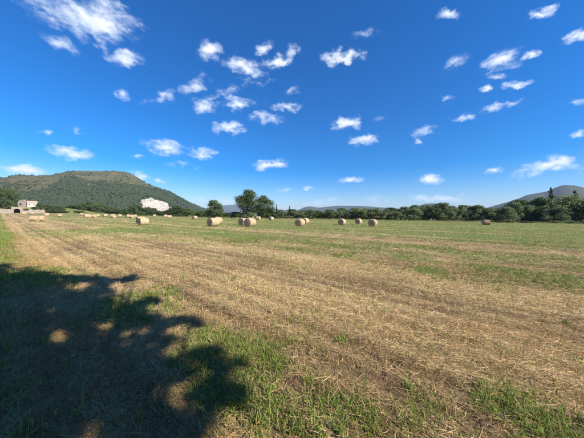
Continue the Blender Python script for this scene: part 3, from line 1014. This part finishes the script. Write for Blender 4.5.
# woodland belt below the mountain
belt = []
for k in range(30):
    px = 62 + k * 5.4
    belt.append((px, np.interp(px, [62, 75, 88, 100, 110, 125, 140, 165, 178, 200, 222], [209, 204, 201, 203.5, 207, 208, 206, 211, 207.5, 210, 211.5]) + rtree.uniform(-.9, 1.0), np.interp(px, [62, 222], [215, 165]) + rtree.uniform(-6, 6)))
for k, (px, py, dp) in enumerate(belt):
    tree_px((('dark', k % 3) if rtree.random() < .75 else ('mid', k % 3)), px, py, dp, 9.0, rtree.uniform(9, 13), 4.6,
            label='dark woodland tree, %s from the left in the belt under the mountain' % ORD[k], group='woodland belt under the mountain', name='woodland_tree')
tree_px(('dark', 0), 136, 204.5, 172, 9.0, 14, 4.6, label='taller dark tree at the left foot of the white quarry scar')
tree_px(('dark', 2), 177, 205.5, 165, 9.0, 15, 4.6, label='rounded dark tree at the right foot of the white quarry scar')
tree_px(('mid', 2), 125, 211.5, 160, 8.0, 12, 4.0, label='round light green bush-tree in front of the woodland left of the quarry')
tree_px(('mid', 0), 79, 210.5, 175, 8.0, 9, 4.0, label='light green tree in front of the dark woodland mound')
for k, (px, py) in enumerate([(188, 210), (198, 211), (206, 211.5), (222, 211.5), (51, 209.5), (57, 210.5), (64, 211)]):
    tree_px(('mid', k % 3), px, py, 150 + k * 4, 8.0, 11, 4.0, label='low field-edge tree, %s of those filling gaps in the left tree line' % ORD[k], group='low trees filling the left tree line')

# wooded knoll at the left edge with the farm
for k, (px, py, dp, w_) in enumerate([(-14, 187, 190, 20), (-3, 187.5, 186, 18), (5, 188.5, 192, 16), (12, 189.5, 188, 14), (17, 193, 215, 9), (2, 197, 178, 13), (9, 200, 176, 8), (-8, 199, 174, 16), (40, 203.3, 186, 7), (44, 204.6, 183, 6.5), (48.5, 204.2, 181, 7.5), (53, 206, 179, 7), (57.5, 205.6, 180, 7), (62, 206.5, 182, 7), (27, 208.6, 160, 8), (35, 206.6, 176, 7), (15, 204, 176, 7), (40, 208, 168, 8), (30, 209.2, 166, 7)]):
    tree_px(('dark', k % 3), px, py, dp, 9.0, w_ * .85, 4.6, label='dark tree, %s in the clump around the stone farm at the left edge' % ORD[k], group='trees around the stone farm', name='woodland_tree')

# ------------------------------------------------------------------ the big tree behind the camera whose shade falls across the left foreground
def shade_tree():
    rs = np.random.RandomState(12)
    tgt = []     # crown clumps given by where their shade lands (x, y), the height they hang at and their radius
    for (gx, gy, h, r) in [(-9.2, 6.2, 6.4, .8), (-10.2, 5.0, 7.0, 1.2), (-8.0, 5.6, 6.0, .75), (-6.9, 5.3, 6.8, .75), (-5.6, 5.1, 6.0, .7), (-4.6, 5.2, 6.6, .45), (-4.0, 5.3, 5.6, .3),
                           (-8.6, 4.0, 7.4, 1.3), (-6.6, 3.9, 7.6, 1.2), (-5.0, 3.8, 6.6, .95), (-3.9, 3.6, 7.2, .75), (-2.9, 3.3, 6.2, .6), (-2.25, 3.2, 5.6, .32), (-1.85, 3.2, 6.0, .18),
                           (-4.6, 2.6, 7.8, 1.2), (-3.0, 2.4, 7.0, .9), (-2.0, 2.3, 6.2, .6), (-1.3, 2.2, 5.8, .2), (-.98, 2.42, 5.6, .13), (-6.6, 2.4, 8.0, 1.3), (-8.6, 2.4, 7.6, 1.3),
                           (-2.6, 1.3, 7.4, 1.0), (-1.55, 1.3, 6.6, .48), (-.95, 1.35, 6.0, .24), (-4.4, 1.0, 8.2, 1.3), (-6.4, .8, 8.2, 1.3), (-1.0, .5, 6.6, .6), (-.72, 2.3, 5.8, .11), (-.85, 1.6, 6.2, .15), (-.6, 1.15, 6.0, .18), (-.6, .7, 6.4, .4), (-1.5, 3.22, 5.7, .12), (-1.75, 2.7, 6.4, .22), (-.6, 2.0, 5.9, .09), (-.5, 1.3, 5.8, .12), (-1.7, 1.9, 7.0, .4), (-2.2, 1.5, 7.3, .5), (-1.75, .9, 7.0, .5), (-1.15, 2.2, 6.0, .14), (-1.45, 2.35, 6.2, .2), (-1.1, 1.7, 6.2, .2), (-.75, 1.9, 5.8, .1), (-3.2, 1.8, 7.4, .6), (-2.6, 2.1, 7.0, .4), (-5.6, 3.0, 7.6, .8), (-4.0, 4.4, 6.6, .5), (-3.3, 3.0, 6.8, .4), (-7.4, 3.2, 7.4, .9), (-3.9, 5.4, 5.6, .22), (-2.6, 4.0, 6.0, .2), (-2.4, 0, 7.6, 1.2), (-4.2, -.6, 8.2, 1.3), (-.6, -.6, 6.4, .8),
                           (-6.2, -1.0, 7.6, 1.3), (-2.4, -1.6, 7.2, 1.2), (-4.2, -2.4, 7.0, 1.2), (-10.4, 3.2, 6.8, 1.2), (-10.4, 1.4, 6.6, 1.2), (-8.4, .6, 7.0, 1.2)]:
        k = h / SUNV.z
        tgt.append((np.array([gx + SUNV.x * k, gy + SUNV.y * k, h]), r))
    cen = np.mean([c for c, _ in tgt], 0)
    base = np.array([cen[0] + .4, cen[1] - .6, 0.0])
    nleaf = 60000
    w = np.array([r ** 2.2 for _, r in tgt]); w /= w.sum()
    tw = []      # each bough carries a handful of leafy twigs with gaps between them
    for c, r in tgt:
        for _ in range(int(3 + 17 * min(r, 1.3))):
            d_ = rs.randn(3); d_ /= np.linalg.norm(d_)
            tw.append((c + d_ * r * rs.rand() ** .4 * .85, max(.11, r * (.24 + .2 * rs.rand()))))
    w = np.array([r ** 1.9 for _, r in tw]); w /= w.sum()
    ci = rs.choice(len(tw), nleaf, p=w)
    C = np.array([c for c, _ in tw])[ci] - base; R_ = np.array([r for _, r in tw])[ci]
    d = rs.randn(nleaf, 3); d /= np.linalg.norm(d, axis=1, keepdims=True)
    P = C + d * (R_ * rs.rand(nleaf) ** .4 * (1 + .35 * (rs.rand(nleaf) < .12)))[:, None]
    nrm = rs.randn(nleaf, 3) + [0, 0, .6]; nrm /= np.linalg.norm(nrm, axis=1, keepdims=True)
    t1 = np.cross(nrm, rs.randn(nleaf, 3)); t1 /= np.linalg.norm(t1, axis=1, keepdims=True)
    t2 = np.cross(nrm, t1)
    L = (.075 + .06 * rs.rand(nleaf))[:, None]
    v = np.stack([P - t1 * L, P - t2 * L * .5, P + t1 * L, P + t2 * L * .5], 1).reshape(-1, 3)
    crown = mesh_np('crown', v, np.arange(nleaf)[:, None] * 4 + np.array([[0, 1, 2, 3]]), False, {'tone': np.repeat(rs.rand(nleaf), 4)})
    e = empty('shade_tree', tuple(base))
    tag(e, 'large leafy tree behind the viewer casting the dark shade at left', 'tree')
    link('crown', crown, M_LEAF['mid'], e)
    tv, tq = [], []
    def addt(pts, rads, sides=9):
        v_, q_ = tube(pts, rads, sides)
        o = len(tv); tv.extend(v_); tq.extend([tuple(i + o for i in f) for f in q_])
    addt([Vector((0, 0, -.3)), Vector((0, 0, .2)), Vector((.1, 0, 1.8)), Vector((0, .15, 3.6)), Vector((.1, .2, 6.0)), Vector((0, .3, 8.0))], [.42, .3, .25, .2, .12, .04])
    for c, r in tgt:
        en = Vector(tuple(c - base))
        st_ = Vector((.05, .15, min(en.z - .8, 2.9 + .45 * (en.z - 4))))
        md = st_.lerp(en, .5) + Vector((0, 0, .35))
        addt([st_, md, en], [.07, .045, .012], 6)
    link('trunk', mesh_np('trunk', np.array(tv), np.array(tq), True), m_bark, e)


shade_tree()
for k, (x, y, s_) in enumerate([(-9.0, -5.5, 1.0), (-3.0, -7.5, 1.1), (7.5, -9.0, 1.0)]):  # unseen trees, added to block sky light and deepen the shade
    tree(('dark', k), x, y, s_, s_, label='%s unseen leafy tree added behind the viewer to deepen the shade at left' % ORD[k], group='unseen trees added behind the viewer', name='broadleaf_tree')

# ------------------------------------------------------------------ round bales
m_side, nt, b = material('baled_hay_side')
og = nd(nt, 'ShaderNodeTexCoord').outputs['Object']
mp = nd(nt, 'ShaderNodeMapping'); mp.inputs['Scale'].default_value = (30, 3, 3)
nt.links.new(og, mp.inputs[0])
na_ = noise_n(nt, mp.outputs[0], 1.6, 6, .7).outputs['Fac']
nb2 = noise_n(nt, og, 3.0, 4, .6).outputs['Fac']
oi = nd(nt, 'ShaderNodeObjectInfo').outputs['Random']
hay = mixcol(nt, maprange(nt, na_, .3, .7, 0, 1), (.24, .17, .095), (.62, .485, .30))
hay = mixcol(nt, maprange(nt, nb2, .45, .75, 0, .5), hay, (.42, .34, .25))
hay = mixcol(nt, maprange(nt, oi, .2, 1.0, 0, .55), hay, (.34, .25, .155))
nt.links.new(hay, b.inputs['Base Color'])
b.inputs['Roughness'].default_value = .9
bp = nd(nt, 'ShaderNodeBump'); bp.inputs['Strength'].default_value = .8; bp.inputs['Distance'].default_value = .03
nt.links.new(na_, bp.inputs['Height']); nt.links.new(bp.outputs[0], b.inputs['Normal'])
m_end, nt, b = material('baled_hay_end')
og = nd(nt, 'ShaderNodeTexCoord').outputs['Object']
sx = nd(nt, 'ShaderNodeSeparateXYZ'); nt.links.new(og, sx.inputs[0])
rr = math_n(nt, 'SQRT', math_n(nt, 'ADD', math_n(nt, 'POWER', sx.outputs[1], 2.0), math_n(nt, 'POWER', math_n(nt, 'SUBTRACT', sx.outputs[2], .64), 2.0)))
nz = noise_n(nt, og, 9.0, 5, .65).outputs['Fac']
rings = math_n(nt, 'SINE', math_n(nt, 'ADD', math_n(nt, 'MULTIPLY', rr, 75.0), math_n(nt, 'MULTIPLY', nz, 9.0)))
ff = math_n(nt, 'ADD', math_n(nt, 'MULTIPLY', rings, .22), nz)
nt.links.new(mixcol(nt, maprange(nt, ff, .2, .85, 0, 1), (.38, .25, .14), (.68, .48, .29)), b.inputs['Base Color'])
b.inputs['Roughness'].default_value = .95
bp = nd(nt, 'ShaderNodeBump'); bp.inputs['Strength'].default_value = 1; bp.inputs['Distance'].default_value = .04
nt.links.new(ff, bp.inputs['Height']); nt.links.new(bp.outputs[0], b.inputs['Normal'])


def bale_meshes(seed, r=.64, L=1.22):
    """axis along x, standing on z = 0 with a slight sag, shaggy rounded rim"""
    rs = np.random.RandomState(seed)
    na, nl = 56, 15
    th = np.linspace(0, 2 * np.pi, na, endpoint=False)
    xs = np.linspace(-L / 2, L / 2, nl)
    V = []
    for x in xs:
        e = 1 - .06 * (abs(x) / (L / 2)) ** 8
        rr = r * e * (1 + .035 * (fbm2(np.cos(th) * 2 + 5 + x, np.sin(th) * 2 + 5 + x * .4, 3, seed) - .5) * 2 + .012 * rs.randn(na) * .5)
        y = rr * np.sin(th) * 1.02; z = r + rr * -np.cos(th)
        z = np.where(z < .045, .045 + (z - .045) * .15, z) - .012
        V.append(np.stack([np.full(na, x), y, z], -1))
    V = np.array(V)
    ii = np.arange(nl * na).reshape(nl, na); jj = np.roll(ii, -1, 1)
    q = np.stack([ii[:-1], jj[:-1], jj[1:], ii[1:]], -1).reshape(-1, 4)
    side = mesh_np('curved_side', V.reshape(-1, 3), q, True); side.materials.append(m_side)
    ends = []
    for s, ring in ((-1, V[0]), (1, V[-1])):
        rows_ = [ring]
        cen = np.array([s * L / 2, 0, r])
        for k, f in enumerate((.93, .8, .62, .42, .22, .06)):
            p = cen + (ring - cen) * f
            p[:, 0] = s * (L / 2 + .035 * (1 - f) ** .4 + .018 * rs.randn(na))
            rows_.append(p)
        v = np.concatenate(rows_ + [[cen + [s * .03, 0, 0]]])
        n = len(rows_)
        a = np.arange(n * na).reshape(n, na); bb = np.roll(a, -1, 1)
        qq = np.stack([a[:-1], bb[:-1], bb[1:], a[1:]], -1).reshape(-1, 4)
        tt = np.stack([a[-1], bb[-1], np.full(na, n * na)], -1)
        me = mesh_np('end_face', v, [qq, tt], True); me.materials.append(m_end)
        ends.append(me)
    # loose wisps of hay sticking out of the surface
    nw = 260
    k = rs.randint(0, nl * na, nw)
    P = V.reshape(-1, 3)[k]; out = P - np.array([0, 0, r]); out[:, 0] *= .4
    out /= np.linalg.norm(out, axis=1, keepdims=True)
    d = out * .5 + rs.randn(nw, 3) * .6; d /= np.linalg.norm(d, axis=1, keepdims=True)
    s = np.cross(d, rs.randn(nw, 3)); s /= np.linalg.norm(s, axis=1, keepdims=True)
    ln = (.05 + .12 * rs.rand(nw))[:, None]
    v = np.stack([P - s * .008, P + s * .008, P + d * ln], 1).reshape(-1, 3)
    v[:, 2] = np.maximum(v[:, 2], .005)
    wisp = mesh_np('loose_hay', v, np.arange(nw)[:, None] * 3 + np.array([[0, 1, 2]]), False); wisp.materials.append(m_side)
    return side, ends, wisp


BALES = [bale_meshes(s) for s in (1, 2, 3)]
m_brown = m_side.copy(); m_brown.name = 'dark_brown_hay'  # darker, browner copy of the side colour for a single bale
for n_ in m_brown.node_tree.nodes:
    if n_.type == 'MIX':
        for k_ in (6, 7):
            if not n_.inputs[k_].is_linked:
                c_ = n_.inputs[k_].default_value
                n_.inputs[k_].default_value = (c_[0] * .5, c_[1] * .42, c_[2] * .36, 1)

rb = random.Random(4)


def bale(px, base_py, diam, axis_deg, label, depth=None, group='round hay bales in the field'):
    """axis_deg: compass heading of the bale's long axis, 0 = straight ahead, 90 = to the right"""
    p = gpt(px, base_py) if depth is None else at(px, base_py, depth)
    z = float(ground_z(p.x, p.y))
    s = diam / 1.28
    e = empty('hay_bale', (p.x, p.y, z - .03), math.radians(90 - axis_deg))
    e.scale = (s * rb.uniform(.92, 1.06), s * rb.uniform(.98, 1.06), s * rb.uniform(.95, 1.02))
    tag(e, label, 'hay bale', group)
    side, ends, wisp = BALES[rb.randrange(3)]
    so_ = link('curved_side', side, None, e)
    for m in ends: link('end_face', m, None, e)
    w = link('loose_hay', wisp, None, so_)
    w['kind'] = 'stuff'
    return e


bale(143.6, 225.3, 1.12, 38, 'near round bale at left below the quarry scar, curved side towards the viewer')
bale(140.8, 222.6, 1.22, 36, 'round bale half hidden behind the bale below the quarry scar', depth=37)
bale(213.5, 226.2, 1.28, 34, 'near round bale in front of the round dark tree')
bale(217.8, 223.2, 1.25, 36, 'bale peeping out behind the right top of the one before the round dark tree', depth=39)
bale(250, 226.4, 1.28, 30, 'front bale of the close pair below the tallest tree')
bale(243.8, 225.2, 1.26, 32, 'rear left bale of the close pair below the tallest tree')
bale(300, 226.1, 1.22, 33, 'near round bale at the centre, dark end face to the left')
bale(305.3, 224, 1.2, 36, 'bale mostly hidden behind the right side of the centre bale', depth=43)
bale(342, 224.9, 1.22, 37, 'first bale of the three right of centre, with a pale right side')
bale(358.6, 224.0, 1.22, 40, 'smallest, middle bale of the three right of centre')
bale(372.7, 226.3, 1.24, 36, 'third and nearest bale of the three right of centre')
brown_bale = bale(486, 224.8, 1.3, 100, 'lone brown bale on the right with its curved side facing the viewer')
for ch in brown_bale.children:
    if ch.name.startswith('curved_side'):
        ch.data = ch.data.copy(); ch.data.materials[0] = m_brown
bale(34.8, 221.3, 1.12, 75, 'left bale of the touching pair before the stone arch wall')
bale(41, 221.2, 1.05, 70, 'right bale of the touching pair before the stone arch wall')
FAR = [(24, 215.6), (32.5, 215.4), (47, 216.4), (60.3, 216.9), (81.8, 216.0), (86.5, 217.6), (89, 217.5), (94, 217.7), (97.7, 216.8), (105.2, 216.9), (112.2, 216.4), (113.3, 217.9), (120.2, 217.0), (128.1, 217.5), (131.5, 218.2), (134.9, 217.0), (154.6, 217.1), (165.7, 217.4), (169.8, 218.4), (194.9, 219.4), (258.2, 219.8), (271.2, 220.5)]
for k, (px, py) in enumerate(FAR):
    dp = min(max(gpt(px, py).y, 1), 130)
    bale(px, py, 1.25 + .1 * rb.random(), rb.choice([36, 60, 80, 100, 30]) + rb.uniform(-8, 8), 'small far pale bale, %s from the left along the back of the field' % ORD[k], depth=dp, group='small far bales')

# ------------------------------------------------------------------ the stone farm on the left
def stone_mat(name, a, b_, mortar=(.2, .18, .15)):
    m, nt, b = material(name)
    g = nd(nt, 'ShaderNodeTexCoord').outputs['Object']
    v = nd(nt, 'ShaderNodeTexVoronoi'); v.inputs['Scale'].default_value = 2.2
    nt.links.new(g, v.inputs['Vector'])
    n = noise_n(nt, g, 1.2, 5, .65).outputs['Fac']
    c = mixcol(nt, v.outputs['Color'], a, b_)
    c = mixcol(nt, maprange(nt, n, .35, .7, 0, .6), c, mortar)
    nt.links.new(c, b.inputs['Base Color'])
    b.inputs['Roughness'].default_value = .95
    bp = nd(nt, 'ShaderNodeBump'); bp.inputs['Distance'].default_value = .08
    nt.links.new(v.outputs['Distance'], bp.inputs['Height']); nt.links.new(bp.outputs[0], b.inputs['Normal'])
    return m


M_STONE = stone_mat('field_stone', (.20, .165, .135), (.40, .335, .28))
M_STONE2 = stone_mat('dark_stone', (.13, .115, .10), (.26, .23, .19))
M_WHITE = stone_mat('lime_render', (.46, .42, .36), (.60, .56, .49), (.42, .37, .31))
M_ROOF = stone_mat('faded_clay_tiles', (.34, .22, .17), (.48, .33, .26), (.36, .28, .22))
M_DARK, nt, b = material('dark_opening'); b.inputs['Base Color'].default_value = (.02, .02, .02, 1); b.inputs['Roughness'].default_value = .9


def box(name, x0, x1, y0, y1, z0, z1, mat, parent):
    v = [(x, y, z) for z in (z0, z1) for y in (y0, y1) for x in (x0, x1)]
    q = [(0, 2, 3, 1), (4, 5, 7, 6), (0, 1, 5, 4), (2, 6, 7, 3), (0, 4, 6, 2), (1, 3, 7, 5)]
    me = mesh_np(name, np.array(v, float), np.array(q))
    return link(name, me, mat, parent)


def frame_at(px, depth, name):
    """a thing facing the viewer: local x to the right, y away"""
    p = at(px, 215, depth)
    e = empty(name, (p.x, p.y, float(ground_z(p.x, p.y))), -math.atan2(p.x, p.y))
    k = math.hypot(p.x, p.y) / FPX * math.cos(math.atan2(p.x, p.y))
    return e


# arch wall: an arched bridge-like opening in a rough wall
def arch_wall():
    e = frame_at(17, 150, 'arched_stone_wall')
    tag(e, 'rough stone wall with a dark round arch at the left edge', 'wall')
    t = 1.6
    # arch block outline (front polygon with round-headed opening)
    w, h, r, spring = 2.5, 4.6, 1.35, 1.6
    inner = [(-r, -.5), (-r, spring)] + [(-r * math.cos(a), spring + r * math.sin(a)) for a in np.linspace(.2, math.pi - .2, 13)] + [(r, spring), (r, -.5)]
    outer = [(-w, -.5), (-w, h * .9)] + [(-w + (2 * w) * k / 14, h * (.86 + .1 * ((k * 7) % 5) / 5)) for k in range(1, 14)] + [(w, h * .86), (w, -.5)]
    n = min(len(inner), len(outer))
    ii = np.linspace(0, len(inner) - 1, 17).round().astype(int); oo = np.linspace(0, len(outer) - 1, 17).round().astype(int)
    I = [inner[k] for k in ii]; O = [outer[k] for k in oo]
    v = []; q = []
    for y in (-t / 2, t / 2):
        v += [(p[0], y, p[1]) for p in I] + [(p[0], y, p[1]) for p in O]
    m = 17
    for k in range(m - 1):
        q.append((k, k + 1, m + k + 1, m + k)); q.append((2 * m + k, 3 * m + k, 3 * m + k + 1, 2 * m + k + 1))
        q.append((k, 2 * m + k, 2 * m + k + 1, k + 1)); q.append((m + k, m + k + 1, 3 * m + k + 1, 3 * m + k))
    link('arch', mesh_np('arch', np.array(v, float), np.array(q)), M_STONE, e)
    box('back_wall', -1.9, 1.9, 6.02, 6.4, -.5, 3.38, M_STONE2, e)
    box('vault_roof', -2.4, 2.4, .82, 6.4, 3.4, 3.7, M_STONE2, e)
    box('vault_side', -2.4, -1.92, .82, 6.0, -.5, 3.38, M_STONE2, e)
    box('vault_side', 1.92, 2.4, .82, 6.0, -.5, 3.38, M_STONE2, e)
    rs = random.Random(2)
    # lower ragged wings with broken tops
    for (x0, x1, hh) in ((-7.5, -2.52, 2.5), (2.52, 12.5, 2.6)):
        n = int((x1 - x0) / .55)
        xs = np.linspace(x0, x1, n + 1)
        top = hh + .9 * (fbm2(xs * .35, xs * 0 + 3.3, 3, 7) - .5) + np.array([rs.uniform(-.22, .22) for _ in xs])
        top = np.where((xs > 2.8) & (xs < 5), top - .9, top)
        fr = np.array([rs.uniform(-.12, .12) for _ in xs])
        v = np.concatenate([np.stack([xs, -.5 + fr, xs * 0 - .8], -1), np.stack([xs, -.42 + fr, top], -1), np.stack([xs, .4 + fr, top - .1], -1), np.stack([xs, .5 + fr, xs * 0 - .8], -1)])
        m1 = n + 1
        k = np.arange(n)[:, None]
        q = np.concatenate([k + np.array([[j * m1, j * m1 + 1, (j + 1) * m1 + 1, (j + 1) * m1]]) for j in range(3)])
        q = np.concatenate([q, [[0, m1, 2 * m1, 3 * m1], [n, 3 * m1 + n, 2 * m1 + n, m1 + n]]])
        link('wing_wall', mesh_np('wing_wall', v, q), M_STONE, e)


arch_wall()


def house(px, depth, W_, Dp, H_, roofh, wallm, roofm, name, label, zoff=0, windows=(), ruined=False):
    e = frame_at(px, depth, name)
    tag(e, label, 'house')
    if ruined:
        box('wall', -W_ / 2, W_ / 2, 0, .5, -4, H_ * .75, wallm, e)
        box('wall', -W_ / 2, -W_ / 2 + .5, .52, Dp, -4, H_ * .8, wallm, e)
        box('wall', W_ / 2 - .5, W_ / 2, .52, Dp, -4, H_, wallm, e)
        box('wall', -W_ / 2 + .52, W_ / 2 - .52, Dp - .5, Dp, -4, H_, wallm, e)
        box('gable', W_ * .1, W_ / 2 - .02, -.06, .56, H_ * .7, H_ * 1.12, wallm, e)
    else:
        box('wall', -W_ / 2, W_ / 2, 0, Dp, -4, H_, wallm, e)
    if roofm:
        o = .35
        v = [(-W_ / 2 - o, -o, H_ - .05), (W_ / 2 + o, -o, H_ - .05), (W_ / 2 + o, Dp + o, H_ - .05), (-W_ / 2 - o, Dp + o, H_ - .05), (-W_ / 2 - o, Dp / 2, H_ + roofh), (W_ / 2 + o, Dp / 2, H_ + roofh)]
        link('roof', mesh_np('roof', np.array(v, float), [np.array([(0, 1, 5, 4), (2, 3, 4, 5), (3, 2, 1, 0)]), np.array([(0, 4, 3), (1, 2, 5)])]), roofm, e)
    for (x0, x1, z0, z1) in windows:
        wn = box('window', x0, x1, -.05 if not ruined else -.03, .2, z0, z1, M_DARK, e)
    return e


house(22, 186, 4.6, 5, 6.0, 0, M_STONE2, None, 'ruined_house', 'grey roofless stone ruin with dark opening above the arch', windows=((-1.3, -.2, 1.6, 3.4),), ruined=True)
house(32.2, 190, 5.4, 5, 3.7, 1.8, M_WHITE, M_ROOF, 'farmhouse', 'small white farmhouse with faded pink tiled roof above the wall', windows=((.8, 1.4, 1.8, 2.8), (-1.8, -1.2, 1.8, 2.7)))

# a yellow leaf lying in the shade
p = gpt(73, 360)
lv = np.array([(-.022, 0, .055), (-.012, -.016, .06), (.008, -.014, .063), (.026, 0, .055), (.008, .014, .06), (-.012, .016, .058), (0, 0, .052)])
ly = link('fallen_leaf', mesh_np('fallen_leaf', lv, np.array([(6, 0, 1), (6, 1, 2), (6, 2, 3), (6, 3, 4), (6, 4, 5), (6, 5, 0)])), None)
m_lf, nt, b = material('yellow_leaf'); b.inputs['Base Color'].default_value = (.55, .42, .08, 1)
ly.data.materials.append(m_lf)
ly.location = (p.x, p.y, float(ground_z(p.x, p.y)))
tag(ly, 'small yellow leaf lying in the dark shade at lower left', 'leaf')

# ------------------------------------------------------------------ haze
m_hz = bpy.data.materials.new('thin_summer_haze'); m_hz.use_nodes = True
nt = m_hz.node_tree; nt.nodes.clear()
pv = nd(nt, 'ShaderNodeVolumePrincipled')
pv.inputs['Color'].default_value = (.54, .65, .90, 1)
pv.inputs['Density'].default_value = 8.0e-5
pv.inputs['Anisotropy'].default_value = .0
oo_ = nd(nt, 'ShaderNodeOutputMaterial'); nt.links.new(pv.outputs[0], oo_.inputs['Volume'])
HX = 13000
hv = [(x, y, z) for z in (-12, 520) for y in (-HX, HX) for x in (-HX, HX)]
hq = [(0, 2, 3, 1), (4, 5, 7, 6), (0, 1, 5, 4), (2, 6, 7, 3), (0, 4, 6, 2), (1, 3, 7, 5)]
hz = link('haze', mesh_np('haze', np.array(hv, float), np.array(hq)), m_hz)
tag(hz, 'thin summer haze over the plain', 'haze', None, 'stuff')
